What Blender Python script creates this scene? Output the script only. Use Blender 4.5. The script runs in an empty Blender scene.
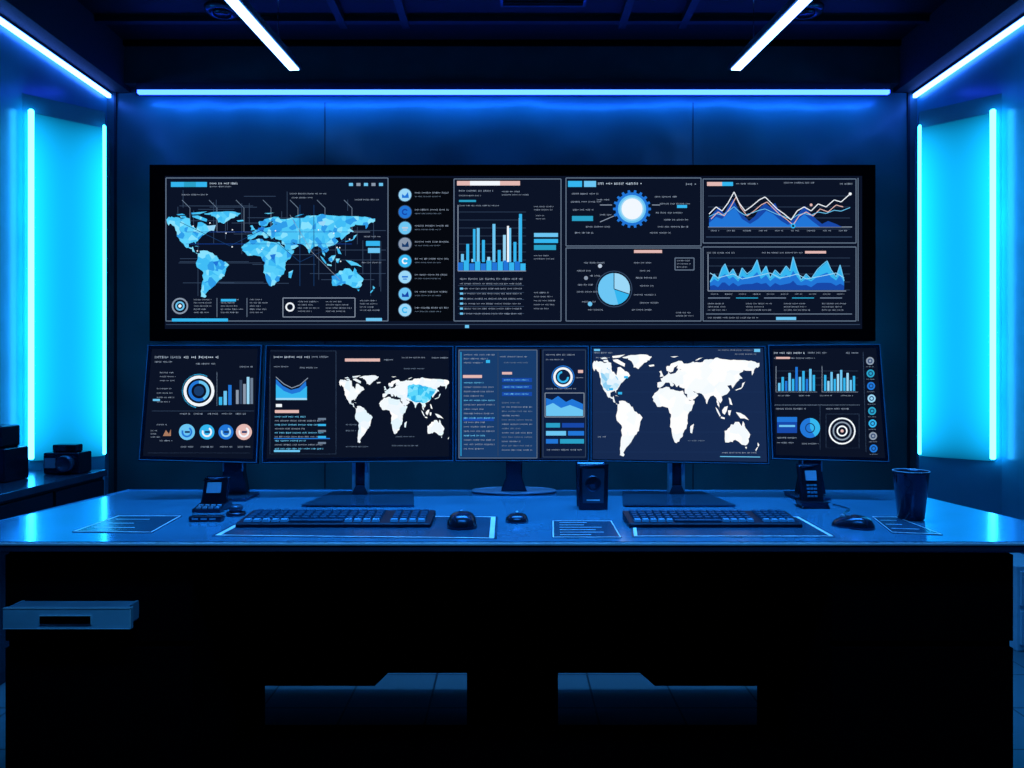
import bpy, math, random
from mathutils import Vector, Matrix
from mathutils.geometry import tessellate_polygon
rnd = random.Random(7)
SC = bpy.context.scene
COL = SC.collection
F = 749.0; CX = 512.0; CY = 375.0; H = 1.2
CAM = Vector((0, 0, H))

def at(px, py, Y):
    return Vector(((px-CX)*Y/F, Y, H+(CY-py)*Y/F))
def on(px, py, z=0.75):
    Y = (H-z)*F/(py-CY)
    return Vector(((px-CX)*Y/F, Y, z))

# ------------------------------------------------------------ materials
def lin(h):
    h = h.lstrip('#'); c = [int(h[i:i+2], 16)/255 for i in (0, 2, 4)]
    return tuple((x/12.92 if x <= .04045 else ((x+.055)/1.055)**2.4) for x in c)+(1,)
MATS = {}
def emis(name, hexc, s=1.0):
    if name in MATS: return MATS[name]
    m = bpy.data.materials.new(name); m.use_nodes = True; nt = m.node_tree; nt.nodes.clear()
    o = nt.nodes.new('ShaderNodeOutputMaterial'); e = nt.nodes.new('ShaderNodeEmission')
    e.inputs[0].default_value = lin(hexc) if isinstance(hexc, str) else tuple(hexc)+(1,)
    e.inputs[1].default_value = s; nt.links.new(e.outputs[0], o.inputs[0]); MATS[name] = m; return m
def pbr(name, base, rough=.5, metal=0, noise=0.15, scale=8, bump=0, spec=.5, dist=.01, tint=(.25, .6, 1)):
    m = bpy.data.materials.new(name); m.use_nodes = True; nt = m.node_tree; b = nt.nodes['Principled BSDF']
    c = lin(base) if isinstance(base, str) else tuple(base)+(1,)
    tc = nt.nodes.new('ShaderNodeTexCoord'); n = nt.nodes.new('ShaderNodeTexNoise'); n.inputs['Scale'].default_value = scale
    n.inputs['Detail'].default_value = 4 if not bump else 1
    r = nt.nodes.new('ShaderNodeValToRGB')
    r.color_ramp.elements[0].position = .3; r.color_ramp.elements[1].position = .7
    r.color_ramp.elements[0].color = tuple(x*(1-noise) for x in c[:3])+(1,)
    r.color_ramp.elements[1].color = tuple(min(1, x*(1+noise)) for x in c[:3])+(1,)
    nt.links.new(tc.outputs['Object'], n.inputs['Vector']); nt.links.new(n.outputs['Fac'], r.inputs[0])
    nt.links.new(r.outputs[0], b.inputs['Base Color'])
    b.inputs['Roughness'].default_value = rough; b.inputs['Metallic'].default_value = metal
    b.inputs['Specular IOR Level'].default_value = spec
    b.inputs['Specular Tint'].default_value = tuple(tint)+(1,)
    if bump:
        bp = nt.nodes.new('ShaderNodeBump'); bp.inputs['Strength'].default_value = bump; bp.inputs['Distance'].default_value = dist
        nt.links.new(n.outputs['Fac'], bp.inputs['Height']); nt.links.new(bp.outputs[0], b.inputs['Normal'])
    return m
def tile_mat(name, c1, c2, rough, size, spec=.5):
    m = pbr(name, c1, rough, noise=.2, scale=3, spec=spec); nt = m.node_tree; b = nt.nodes['Principled BSDF']
    tc = nt.nodes.new('ShaderNodeTexCoord'); br = nt.nodes.new('ShaderNodeTexBrick'); br.offset = 0
    br.inputs['Color1'].default_value = tuple(c1)+(1,); br.inputs['Color2'].default_value = tuple(x*.8 for x in c1)+(1,)
    br.inputs['Mortar'].default_value = tuple(c2)+(1,); br.inputs['Scale'].default_value = 1
    br.inputs['Brick Width'].default_value = size; br.inputs['Row Height'].default_value = size; br.inputs['Mortar Size'].default_value = .004
    nt.links.new(tc.outputs['Object'], br.inputs['Vector']); nt.links.new(br.outputs[0], b.inputs['Base Color'])
    return m
def perf_mat(name):
    m = pbr(name, (.012, .016, .022), .7, noise=.2); nt = m.node_tree; b = nt.nodes['Principled BSDF']
    tc = nt.nodes.new('ShaderNodeTexCoord'); v = nt.nodes.new('ShaderNodeTexVoronoi'); v.inputs['Scale'].default_value = 60; v.inputs['Randomness'].default_value = 0.2
    r = nt.nodes.new('ShaderNodeValToRGB'); r.color_ramp.elements[0].position = .2; r.color_ramp.elements[1].position = .4
    r.color_ramp.elements[0].color = (.001, .001, .002, 1); r.color_ramp.elements[1].color = (.018, .028, .034, 1)
    nt.links.new(tc.outputs['Object'], v.inputs['Vector']); nt.links.new(v.outputs['Distance'], r.inputs[0]); nt.links.new(r.outputs[0], b.inputs['Base Color'])
    return m
def cells(name, cols, scale, s=1):
    m = bpy.data.materials.new(name); m.use_nodes = True; nt = m.node_tree; nt.nodes.clear()
    o = nt.nodes.new('ShaderNodeOutputMaterial'); e = nt.nodes.new('ShaderNodeEmission'); tc = nt.nodes.new('ShaderNodeTexCoord')
    v = nt.nodes.new('ShaderNodeTexVoronoi'); v.inputs['Scale'].default_value = scale
    sp = nt.nodes.new('ShaderNodeSeparateColor'); r = nt.nodes.new('ShaderNodeValToRGB'); r.color_ramp.interpolation = 'CONSTANT'
    while len(r.color_ramp.elements) < len(cols): r.color_ramp.elements.new(.5)
    for i, c in enumerate(cols):
        r.color_ramp.elements[i].position = i/len(cols); r.color_ramp.elements[i].color = lin(c)
    nt.links.new(tc.outputs['Object'], v.inputs['Vector']); nt.links.new(v.outputs['Color'], sp.inputs[0])
    nt.links.new(sp.outputs[0], r.inputs[0]); nt.links.new(r.outputs[0], e.inputs[0]); e.inputs[1].default_value = s
    nt.links.new(e.outputs[0], o.inputs[0]); return m
def diffuser_mat(name):
    # frosted sheet glowing strongest beside its two tubes and weakest at its top and bottom ends
    m = bpy.data.materials.new(name); m.use_nodes = True; nt = m.node_tree; nt.nodes.clear()
    o = nt.nodes.new('ShaderNodeOutputMaterial'); e = nt.nodes.new('ShaderNodeEmission'); tc = nt.nodes.new('ShaderNodeTexCoord')
    sp = nt.nodes.new('ShaderNodeSeparateXYZ'); nt.links.new(tc.outputs['Generated'], sp.inputs[0])
    def M(op, a, b_=None):
        k = nt.nodes.new('ShaderNodeMath'); k.operation = op
        for i, v in enumerate((a, b_)):
            if v is None: continue
            if isinstance(v, (int, float)): k.inputs[i].default_value = v
            else: nt.links.new(v, k.inputs[i])
        return k.outputs[0]
    u = M('MULTIPLY', M('ABSOLUTE', M('SUBTRACT', sp.outputs['X'], .5)), 2.0)
    v = M('MULTIPLY', M('ABSOLUTE', M('SUBTRACT', sp.outputs['Z'], .5)), 2.0)
    su = M('ADD', M('MULTIPLY', M('POWER', u, 2.0), 1.3), 1.12)
    sv = M('SUBTRACT', 1.0, M('MULTIPLY', M('POWER', v, 7.0), .75))
    nt.links.new(M('MULTIPLY', su, sv), e.inputs[1]); e.inputs[0].default_value = (.004, .46, 1.0, 1)
    nt.links.new(e.outputs[0], o.inputs[0]); return m

M_wall = pbr('wall_paint', (.025, .14, .165), .3, noise=.2, scale=2.6, bump=.7, dist=.07)
M_side = pbr('side_wall_panel', (.03, .28, .42), .26, noise=.3, scale=1.5)
M_cornice = pbr('cornice_paint', (.015, .07, .085), .45)
M_ceil = pbr('ceiling_paint', (.005, .007, .007), .55)
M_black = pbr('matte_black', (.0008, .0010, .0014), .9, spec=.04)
M_blk2 = pbr('black_plastic', (.005, .010, .018), .22, spec=.9)
M_rim = pbr('monitor_rim', (.05, .18, .28), .3)
M_trim = pbr('dark_trim', (.006, .022, .03), .45)
M_perf = perf_mat('perforated_black')
M_floor = tile_mat('floor_tiles', (.08, .19, .22), (.012, .025, .03), .3, .3)
M_shade = pbr('floor_shade_black', (.0008, .0009, .0012), .95, spec=0)
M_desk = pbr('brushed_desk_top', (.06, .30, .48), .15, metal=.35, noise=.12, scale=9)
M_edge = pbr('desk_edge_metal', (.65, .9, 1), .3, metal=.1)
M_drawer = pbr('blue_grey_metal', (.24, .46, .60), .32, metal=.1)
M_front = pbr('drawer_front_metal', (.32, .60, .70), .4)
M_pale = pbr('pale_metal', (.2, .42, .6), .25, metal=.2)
M_mat = pbr('desk_mat', (.015, .075, .13), .25)
M_line = pbr('pale_printed_line', (.75, .95, 1), .5)
M_stand = pbr('stand_metal', (.035, .10, .16), .2, metal=.5)
M_key = pbr('key_cap', (.008, .07, .13), .6, spec=.12)
M_keylit = pbr('key_cap_pale', (.10, .34, .5), .6, spec=.12)
M_kcase = pbr('keyboard_case', (.003, .010, .02), .5, spec=.25)
M_cup = pbr('cup_glaze', (.006, .012, .022), .2, spec=.7)
M_strip = emis('blue_led', (.02, .07, 1.0), 12)
M_strip2 = emis('side_led', (.08, .22, 1.0), 13)
M_pend = emis('white_blue_led', (.22, .42, 1.0), 9)
M_tube = emis('cyan_tube', (.035, .46, 1.0), 17)
M_tube2 = emis('cyan_tube_slim', (.03, .46, 1.0), 14)
M_diff = diffuser_mat('cyan_diffuser')

PAL = {'bg': '#0b1326', 'bg2': '#0e1d3d', 'navy': '#183c6c', 'grid': '#1a315a', 'mapbg': '#162a50', 'line': '#6b7d94', 'dim': '#33455f',
       'txt': '#8b99ad', 'white': '#f2f8ff', 'head': '#bccadc', 'cyan': '#35b6f0', 'blue': '#2176d8', 'deep': '#1748a8', 'pale': '#9bd8f8', 'salmon': '#e3b9b4',
       'sky': '#6cc6f4', 'orange': '#a87a60', 'black': '#05080f', 'teal': '#2aa0c8'}
def pm(k): return emis('screen_'+k, PAL[k], 1.0)
M_mapA = cells('map_cells_blue', ['#40bdf6', '#5fd4ff', '#2f9dea', '#86e2ff', '#4cc6f8', '#55ccfa'], 34)
M_mapC = cells('map_cells_white', ['#f8fdff', '#ffffff', '#f4fbff', '#ffffff'], 30)
M_mapCb = cells('map_cells_pale', ['#bfe6fb', '#f4fbff', '#8fd0f4', '#e4f4ff', '#d0eefc'], 60)
M_mapB = cells('map_cells_mixed', ['#f4fbff', '#ffffff', '#f0f8ff', '#e4f6ff'], 30)
M_mapBc = cells('map_cells_cyan', ['#5fd8fc', '#38c4f4', '#2fb4ee', '#7fe2ff'], 60)

# ------------------------------------------------------------ mesh builder
class MB:
    def __init__(s): s.v = []; s.f = []; s.m = []; s.sm = []; s.mats = []; s.M = Matrix.Identity(4)
    def mi(s, m):
        if m not in s.mats: s.mats.append(m)
        return s.mats.index(m)
    def add(s, vs, fs, m, smooth=False):
        b = len(s.v); s.v += [s.M @ Vector(v) for v in vs]; i = s.mi(m)
        for f in fs: s.f.append([b+k for k in f]); s.m.append(i); s.sm.append(smooth)
    def box(s, a, b, m):
        x0, y0, z0 = a; x1, y1, z1 = b
        s.add([(x0,y0,z0),(x1,y0,z0),(x1,y1,z0),(x0,y1,z0),(x0,y0,z1),(x1,y0,z1),(x1,y1,z1),(x0,y1,z1)],
              [(0,3,2,1),(4,5,6,7),(0,1,5,4),(1,2,6,5),(2,3,7,6),(3,0,4,7)], m)
    def prism(s, pts, off, m):      # pts: 3D polygon, off: extrusion vector
        n = len(pts); off = Vector(off); P = [Vector(p) for p in pts]
        tri = tessellate_polygon([P])
        s.add(P+[p+off for p in P], [tuple(t) for t in tri]+[tuple(k+n for k in reversed(t)) for t in tri]+[(i, (i+1) % n, (i+1) % n+n, i+n) for i in range(n)], m)
    def lathe(s, c, prof, m, n=32, axis=(0,0,1), cap=True):
        ax = Vector(axis).normalized(); q = Vector((0,0,1)).rotation_difference(ax); c = Vector(c); vs = []
        for r, h in prof:
            for k in range(n):
                a = 2*math.pi*k/n; vs.append(c+q @ Vector((r*math.cos(a), r*math.sin(a), h)))
        fs = []
        for j in range(len(prof)-1):
            for k in range(n): fs.append((j*n+k, j*n+(k+1) % n, (j+1)*n+(k+1) % n, (j+1)*n+k))
        if cap: fs.append(tuple(range(n))[::-1]); fs.append(tuple((len(prof)-1)*n+k for k in range(n)))
        s.add(vs, fs, m, True)
    def tube(s, path, r, m, n=8):
        path = [Vector(p) for p in path]; vs = []; fs = []
        for i, p in enumerate(path):
            d = (path[min(i+1, len(path)-1)]-path[max(i-1, 0)]).normalized()
            q = Vector((0,0,1)).rotation_difference(d)
            for k in range(n):
                a = 2*math.pi*k/n; vs.append(p+q @ Vector((r*math.cos(a), r*math.sin(a), 0)))
        for j in range(len(path)-1):
            for k in range(n): fs.append((j*n+k, j*n+(k+1) % n, (j+1)*n+(k+1) % n, (j+1)*n+k))
        fs.append(tuple(range(n))[::-1]); fs.append(tuple((len(path)-1)*n+k for k in range(n)))
        s.add(vs, fs, m, True)
    def build(s, name, parent=None, root=None, bevel=0, **props):
        me = bpy.data.meshes.new(name)
        base = Vector((0,0,0))
        r = root or parent
        if r is not None: base = Vector(r.location)
        elif props.get('kind') != 'structure':
            xs = [v.x for v in s.v]; ys = [v.y for v in s.v]; zs = [v.z for v in s.v]
            base = Vector(((min(xs)+max(xs))/2, (min(ys)+max(ys))/2, min(zs)))
        me.from_pydata([tuple(v-base) for v in s.v], [], s.f)
        for m in s.mats: me.materials.append(m)
        me.polygons.foreach_set('material_index', s.m); me.polygons.foreach_set('use_smooth', s.sm); me.update()
        o = bpy.data.objects.new(name, me); COL.objects.link(o)
        if parent is not None: o.parent = parent
        else: o.location = base
        if bevel:
            bv = o.modifiers.new('bevel', 'BEVEL'); bv.width = bevel; bv.segments = 3; bv.limit_method = 'ANGLE'
        for k, v in props.items(): o[k] = v
        return o
def thing(name, loc, label, cat, group=None):
    o = bpy.data.objects.new(name, None); COL.objects.link(o); o.location = loc; o.empty_display_size = .05
    o['label'] = label; o['category'] = cat
    if group: o['group'] = group
    return o
def S(name, boxes, m, bevel=0):
    b = MB()
    for a, c in boxes: b.box(a, c, m)
    return b.build(name, kind='structure', bevel=bevel)

# ------------------------------------------------------------ room
XW = 2.38; YB = 4.4; ZC = 3.13; YF = -1.0; ZL = 2.857
S('floor', [((-XW-.1, YF-.1, -.1), (XW+.1, YB+.1, 0))], M_floor)
S('floor_shade_sheet', [((-1.5, .6, 0), (1.5, 2.56, .004))], M_shade)  # added black sheet standing in for the shade under the desk
S('ceiling', [((-XW-.1, YF-.1, ZC), (XW+.1, YB+.1, ZC+.1))], M_ceil)
S('wall_back', [((-XW-.1, YB, 0), (XW+.1, YB+.1, ZC))], M_wall)
S('wall_left', [((-XW-.1, YF, 0), (-XW, YB, ZC))], M_side)
S('wall_right', [((XW, YF, 0), (XW+.1, YB, ZC))], M_side)
S('wall_front', [((-XW-.1, YF-.1, 0), (XW+.1, YF, ZC))], M_black)
n = 1
def trim(boxes, m, bevel=0):
    global n
    o = S('trim_%d' % n, boxes, m, bevel); n += 1; return o
trim([((-XW, YF, ZL), (-2.24, YB, ZC))], M_perf)
trim([((2.24, YF, ZL), (XW, YB, ZC))], M_perf)
trim([((-2.24, YB-.07, 2.885), (2.24, YB, ZC-.03))], M_cornice)
trim([((-2.24, YB-.09, ZC-.03), (2.24, YB, ZC))], M_black)
for x in (325, 693):
    X = (x-CX)*YB/F; trim([((X-.003, YB-.002, .1), (X+.003, YB, 2.80))], M_trim)
for x in (116, 908):
    X = (x-CX)*YB/F; trim([((X-.006, YB-.012, .1), (X+.006, YB, 2.86))], M_trim)
for X in (-.92, -.58, .93, .60): trim([((X-.02, 1.0, ZC-.035), (X+.02, YB-.3, ZC))], M_trim)
trim([((-2.24, 4.02, ZC-.03), (2.24, 4.06, ZC))], M_trim)
trim([((-2.24, 3.55, ZC-.03), (2.24, 3.59, ZC))], M_trim)
S('baseboard_back', [((-2.2, YB-.015, 0), (2.2, YB, .09))], M_trim)
for sx in (-1, 1):
    for y in (3.45, 2.9, 2.3):
        trim([((min(sx*XW, sx*(XW-.004)), y-.004, 0), (max(sx*XW, sx*(XW-.004)), y+.004, ZL))], M_trim)

# corner light pillars
def pillar(sx, lab, side):
    A = Vector((sx*XW, 3.64, 0)); B = Vector((sx*2.12, 3.90, 0)); C_ = Vector((sx*2.365, YB, 0)); D = Vector((sx*XW, YB, 0))
    b = MB(); b.prism([A, B, C_, D], (0,0,2.57), M_side); b.build('wall_%s_corner' % side, kind='structure')
    u = (B-A).normalized(); nn = Vector((-u.y*1, u.x, 0)); nn = nn if nn.y < 0 else -nn
    t = thing('light_panel', (A+B)/2+nn*.003+Vector((0,0,.80)), lab, 'light panel', 'cyan light panels in the room corners')
    b = MB(); z0, z1 = .78, 2.48
    p0 = A+u*.03+nn*.004; p1 = B-u*.005+nn*.004
    b.prism([p0, p0+nn*.010, p1+nn*.010, p1], (0,0,z1-z0), M_diff)
    for i in range(len(b.v)): b.v[i] = b.v[i]+Vector((0,0,z0))
    b.build('diffuser', t)
    for p, zz, rr, m in ((A+u*.03, 2.49, .013, M_tube), (B-u*.012, 2.49, .008, M_tube2)):
        b = MB(); q = p+nn*.032
        b.lathe((q.x, q.y, .79), [(rr*.6, 0), (rr, .006), (rr, zz-.79-.006), (rr*.6, zz-.79)], m, 16)
        b.build('tube', t)
    return t
pillar(-1, 'tall glowing cyan light panel in the left corner, behind the low black cabinet', 'left')
pillar(1, 'tall glowing cyan light panel in the right corner, behind the black cup', 'right')

# LED strips
b = MB(); X0 = at(138, 93, 4.31); X1 = at(889, 93, 4.31)
b.box((X0.x, 4.300, 2.818), (X1.x, 4.325, 2.838), M_strip)
t = thing('led_strip', (0, 4.36, 2.80), 'long blue light strip running across the back wall above the wall display', 'light strip')
b.build('tube', t)
b = MB(); b.box((X0.x-.01, 4.310, 2.838), (X1.x+.01, YB, 2.884), M_trim); b.build('mounting_rail', t)
for sx, lab in ((-1, 'blue white light strip along the top of the left wall'), (1, 'blue white light strip along the top of the right wall')):
    t = thing('led_strip', (sx*2.36, 3.0, 2.82), lab, 'light strip', 'side wall light strips')
    b = MB(); b.box((min(sx*2.350, sx*2.37), 1.0, 2.824), (max(sx*2.350, sx*2.37), 4.39, 2.845), M_strip2); b.build('tube', t)
    b = MB(); b.box((min(sx*2.345, sx*2.38), 1.0, 2.845), (max(sx*2.345, sx*2.38), 4.39, 2.857), M_trim); b.build('mounting_rail', t)
# pendant linear lights
for (xa, ya, xb, yb, lab) in ((295, 70, 232, 0, 'slim white blue ceiling bar light above the left half of the wall display'),
                              (735, 70, 805, 0, 'slim white blue ceiling bar light above the right half of the wall display')):
    dz = 1.6; Ya = dz*F/(CY-ya); Yb = dz*F/(CY-yb)
    A = at(xa, ya, Ya); B = at(xb, yb, Yb); d = (B-A).normalized(); B = A+d*1.9
    s = Vector((-d.y, d.x, 0)).normalized()*.038
    t = thing('linear_pendant_light', (A+B)/2, lab, 'ceiling light', 'linear ceiling lights')
    b = MB(); b.prism([A+s, A-s, B-s, B+s], (0,0,.03), M_stand); b.build('housing', t)
    s2 = s*.66; b = MB(); a2 = A+d*.01; b2 = B-d*.01; o = Vector((0,0,-.006))
    b.prism([a2+s2+o, a2-s2+o, b2-s2+o, b2+s2+o], (0,0,.0058), M_pend); b.build('diffuser', t)
    for k in (.12, .88):
        p = A.lerp(B, k); b = MB(); b.tube([p+Vector((0,0,.03)), Vector((p.x, p.y, ZC))], .002, M_blk2)
        b.build('suspension_wire', t)
for x, lab in ((222, 'round unlit ceiling downlight left of the left bar light'), (806, 'round unlit ceiling downlight right of the right bar light')):
    Y = (ZC-H)*F/(CY-9); X = (x-CX)*Y/F
    t = thing('ceiling_downlight', (X, Y, ZC-.025), lab, 'ceiling light', 'unlit downlights')
    b = MB(); b.lathe((X, Y, ZC-.025), [(.05, 0.01), (.06, 0), (.085, .004), (.09, .025)], M_stand, 32); b.build('ring', t)
    b = MB(); b.lathe((X, Y, ZC-.022), [(.02, -.012), (.045, -.008), (.048, .003)], M_blk2, 24); b.build('lamp', t)
Y = 3.8; t = thing('ceiling_vent', (.16, Y, ZC-.02), 'dark slotted air vent in the middle of the ceiling', 'vent')
b = MB(); b.box((-.06, Y-.09, ZC-.02), (.38, Y-.075, ZC), M_stand); b.box((-.06, Y+.075, ZC-.02), (.38, Y+.09, ZC), M_stand); b.box((-.06, Y-.075, ZC-.02), (-.045, Y+.075, ZC), M_stand); b.box((.365, Y-.075, ZC-.02), (.38, Y+.075, ZC), M_stand); b.build('frame', t)
for k in range(5):
    b = MB(); y = Y-.06+k*.03; b.prism([(-.045, y-.009, ZC-.016), (-.045, y+.007, ZC-.003), (-.045, y+.009, ZC-.005), (-.045, y-.007, ZC-.018)], (.41, 0, 0), M_blk2); b.build('slat', t)

# added area lights: unseen fill for desk, floor and desk fronts, plus strip wash
def area(loc, rot, sx, sy, P, col, spread=180):
    l = bpy.data.lights.new('added_area_light', 'AREA'); l.shape = 'RECTANGLE'; l.size = sx; l.size_y = sy; l.energy = P; l.color = col; l.spread = math.radians(spread)
    o = bpy.data.objects.new('added_area_light', l); COL.objects.link(o); o.location = loc; o.rotation_euler = rot; return o
area((0, 2.5, 3.06), (0, 0, 0), 3.4, .2, 36, (.05, .34, 1), 65)
area((0, 3.5, 3.08), (0, 0, 0), 3.0, .5, 13, (.12, .40, 1), 50)
area((0, .6, 3.0), (math.radians(25), 0, 0), 2.0, .3, 12, (.06, .38, 1), 90)
# the LED strip throws its light down and back onto the wall
area((0, 4.312, 2.815), (math.radians(30), 0, 0), X1.x-X0.x-.02, .014, 8, (.03, .28, 1))

# ------------------------------------------------------------ canvas: flat graphics on a screen plane
class Canvas:
    def __init__(s, o, nrm): s.o = Vector(o); s.n = Vector(nrm).normalized(); s.mb = MB()
    def P(s, px, py, off=0):
        d = Vector(((px-CX)/F, 1, (CY-py)/F)); t = (s.o-CAM).dot(s.n)/d.dot(s.n)
        return CAM+d*t+s.n*off
    def poly(s, pts, c, L=1):
        m = pm(c) if isinstance(c, str) else c; V = [s.P(x, y, L*.0003) for x, y in pts]
        if len(pts) <= 4: s.mb.add(V, [tuple(range(len(V)))], m)
        else: s.mb.add(V, [tuple(t) for t in tessellate_polygon([V])], m)
    def rect(s, x0, y0, x1, y1, c, L=1): s.poly([(x0,y0),(x1,y0),(x1,y1),(x0,y1)], c, L)
    def line(s, pts, c, w=.8, L=2):
        for (x0, y0), (x1, y1) in zip(pts, pts[1:]):
            d = math.hypot(x1-x0, y1-y0) or 1; nx, ny = -(y1-y0)/d*w/2, (x1-x0)/d*w/2
            s.poly([(x0+nx,y0+ny),(x1+nx,y1+ny),(x1-nx,y1-ny),(x0-nx,y0-ny)], c, L)
    def frame(s, x0, y0, x1, y1, c='line', w=.8, L=2): s.line([(x0,y0),(x1,y0),(x1,y1),(x0,y1),(x0,y0)], c, w, L)
    def ring(s, x, y, r0, r1, c, a0=0, a1=360, L=2):
        n = max(6, int((a1-a0)/15))
        for k in range(n):
            a = math.radians(a0+(a1-a0)*k/n); b_ = math.radians(a0+(a1-a0)*(k+1)/n)
            pts = [(x+r1*math.cos(a), y+r1*math.sin(a)), (x+r1*math.cos(b_), y+r1*math.sin(b_)), (x+r0*math.cos(b_), y+r0*math.sin(b_)), (x+r0*math.cos(a), y+r0*math.sin(a))]
            s.poly(pts if r0 > 0 else pts[:3], c, L)
    def disc(s, x, y, r, c, L=2, a0=0, a1=360): s.ring(x, y, 0, r, c, a0, a1, L)
    def text(s, x, y, w, h=2.2, c='txt', L=3):
        X = x; h = h*.82
        if c == 'white': c = 'head'
        while X < x+w:
            n = rnd.randint(3, 8)
            for k in range(n):
                if X > x+w: break
                cw = h*.55
                q = rnd.random()
                if q < .35: s.rect(X, y, X+cw*.35, y+h, c, L); s.rect(X+cw*.35, y+h*.3*rnd.randint(0, 2), X+cw*.8, y+h*.3*rnd.randint(0, 2)+h*.35, c, L)
                elif q < .7: s.rect(X, y+h*.25, X+cw*.75, y+h*.7, c, L)
                else: s.rect(X, y, X+cw*.4, y+h, c, L)
                X += cw*1.3
            X += h*.7
    def block(s, x, y, w, rows, step=3.2, h=1.6, c='txt'):
        for k in range(rows): s.text(x, y+k*step, w*rnd.uniform(.55, 1), h, c)

NA = [(-168,66),(-156,71),(-140,70),(-125,70),(-110,68),(-95,68),(-94,60),(-85,55),(-80,52),(-78,62),(-70,61),(-62,57),(-56,52),(-65,47),(-70,43),(-75,38),(-81,31),(-81,26),(-84,30),(-92,29),(-97,27),(-97,20),(-91,18),(-88,21),(-86,15),(-83,10),(-78,8),(-85,10),(-94,16),(-105,20),(-110,28),(-117,33),(-124,41),(-124,48),(-133,56),(-148,60),(-158,57),(-165,61)]
EU = [(-9,37),(-9,43),(-2,44),(-4,48),(3,51),(8,54),(9,57),(11,54),(20,55),(24,59),(30,60),(22,61),(24,65),(18,62),(16,57),(12,56),(6,58),(5,62),(13,67),(25,71),(40,67),(45,68),(55,69),(68,69),(72,73),(85,74),(100,77),(112,74),(128,73),(145,72),(160,70),(178,68),(178,64),(164,60),(160,54),(157,52),(156,58),(143,59),(136,54),(141,48),(132,43),(128,38),(126,35),(124,40),(118,39),(122,31),(117,24),(108,21),(109,12),(105,9),(100,13),(103,2),(99,9),(97,16),(91,22),(87,21),(80,14),(77,8),(73,16),(70,21),(66,25),(57,26),(51,29),(48,30),(56,25),(59,22),(52,16),(44,13),(39,21),(35,28),(35,35),(27,37),(26,40),(22,37),(19,41),(13,45),(18,40),(15,38),(10,43),(4,43),(0,39),(-5,36)]
LANDS = [NA, EU,
 [(-90,73),(-78,74),(-65,67),(-66,63),(-75,66),(-88,70)], [(-117,72),(-105,73),(-102,69),(-115,69)], [(-92,80),(-65,83),(-75,77),(-90,76)], [(-125,76),(-112,78),(-105,75),(-120,74)],
 [(-70,78),(-55,82),(-30,83),(-18,79),(-22,72),(-32,68),(-42,60),(-50,62),(-54,70),(-60,76)],
 [(-78,8),(-72,12),(-62,10),(-52,5),(-49,0),(-40,-3),(-35,-7),(-39,-14),(-41,-22),(-48,-27),(-54,-34),(-58,-38),(-63,-42),(-66,-46),(-68,-54),(-74,-52),(-74,-44),(-72,-30),(-70,-18),(-77,-12),(-81,-5),(-78,1)],
 [(-6,35),(10,37),(12,33),(20,31),(32,31),(36,22),(43,12),(51,12),(47,3),(40,-4),(40,-14),(35,-21),(32,-28),(26,-34),(19,-35),(14,-23),(12,-14),(13,-6),(9,2),(8,4),(-4,5),(-9,5),(-16,12),(-17,20),(-11,28)],
 [(-5,50),(1,51),(-1,54),(-3,58),(-6,57),(-4,54)], [(-24,65),(-15,66),(-14,64),(-22,63)], [(130,32),(136,35),(140,37),(141,42),(145,44),(142,38),(140,35),(132,31)],
 [(109,1),(114,5),(119,6),(117,0),(114,-4),(110,-2)], [(95,5),(100,2),(106,-5),(104,-6),(98,0)], [(106,-6),(114,-7),(114,-9),(107,-8)], [(131,-1),(138,-2),(145,-5),(151,-10),(144,-8),(138,-8)],
 [(120,18),(123,16),(126,7),(122,8),(121,13)], [(44,-17),(50,-14),(47,-25),(44,-24)], [(173,-35),(178,-38),(175,-41),(173,-39)], [(172,-41),(174,-42),(168,-47),(167,-45)], [(119,1),(124,1),(122,-5),(120,-4)],
 [(-85,22),(-76,20),(-74,19),(-80,22)], [(52,71),(60,76),(68,77),(57,72)], [(12,79),(25,80),(18,77)],
 [(114,-22),(122,-18),(130,-12),(136,-12),(140,-17),(142,-11),(146,-19),(153,-26),(151,-34),(146,-39),(140,-38),(135,-34),(130,-32),(123,-34),(115,-35)],
 [(145,-41),(148,-41),(147,-44)]]
def interp(v, K):
    for (a, A), (b_, B) in zip(K, K[1:]):
        if v <= b_: return A+(B-A)*(v-a)/(b_-a)
    return K[-1][1]
KX = [(-180,-.02),(-170,0),(-125,.05),(-80,.145),(-35,.30),(-17,.36),(51,.61),(113,.785),(154,.945),(180,1)]
KY = [(-56,1),(-35,.85),(0,.55),(12,.45),(37,.32),(70,.07),(84,0)]
def rough(P, rr, amp=1.5):
    out = []
    for i, p in enumerate(P):
        q = P[(i+1) % len(P)]; out.append(p); d = math.hypot(p[0]-q[0], p[1]-q[1])
        if d > 7:
            for k in (1, 2): t = k/3; out.append((p[0]+(q[0]-p[0])*t+rr.uniform(-amp, amp), p[1]+(q[1]-p[1])*t+rr.uniform(-amp, amp)))
    return out
ASIA = [(52,58),(70,62),(95,60),(115,56),(134,52),(130,44),(122,38),(121,30),(112,22),(100,20),(88,23),(78,22),(64,28),(50,36)]
NAMID = [(-124,60),(-105,62),(-96,58),(-84,52),(-72,44),(-78,36),(-82,32),(-92,32),(-106,30),(-116,36),(-122,44)]
def worldmap(cv, x0, y0, x1, y1, mat, L=4, alt=None, region=None):
    rr = random.Random(3)
    for i, P in enumerate(LANDS):
        Q = [(x0+(x1-x0)*interp(a, KX), y0+(y1-y0)*interp(b_, KY)) for a, b_ in (rough(P, rr) if len(P) > 7 else P)]
        cv.poly(Q, mat, L)
    if alt:
        cv.poly([(x0+(x1-x0)*interp(a, KX), y0+(y1-y0)*interp(b_, KY)) for a, b_ in rough(region, rr)], alt, L+1)

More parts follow.
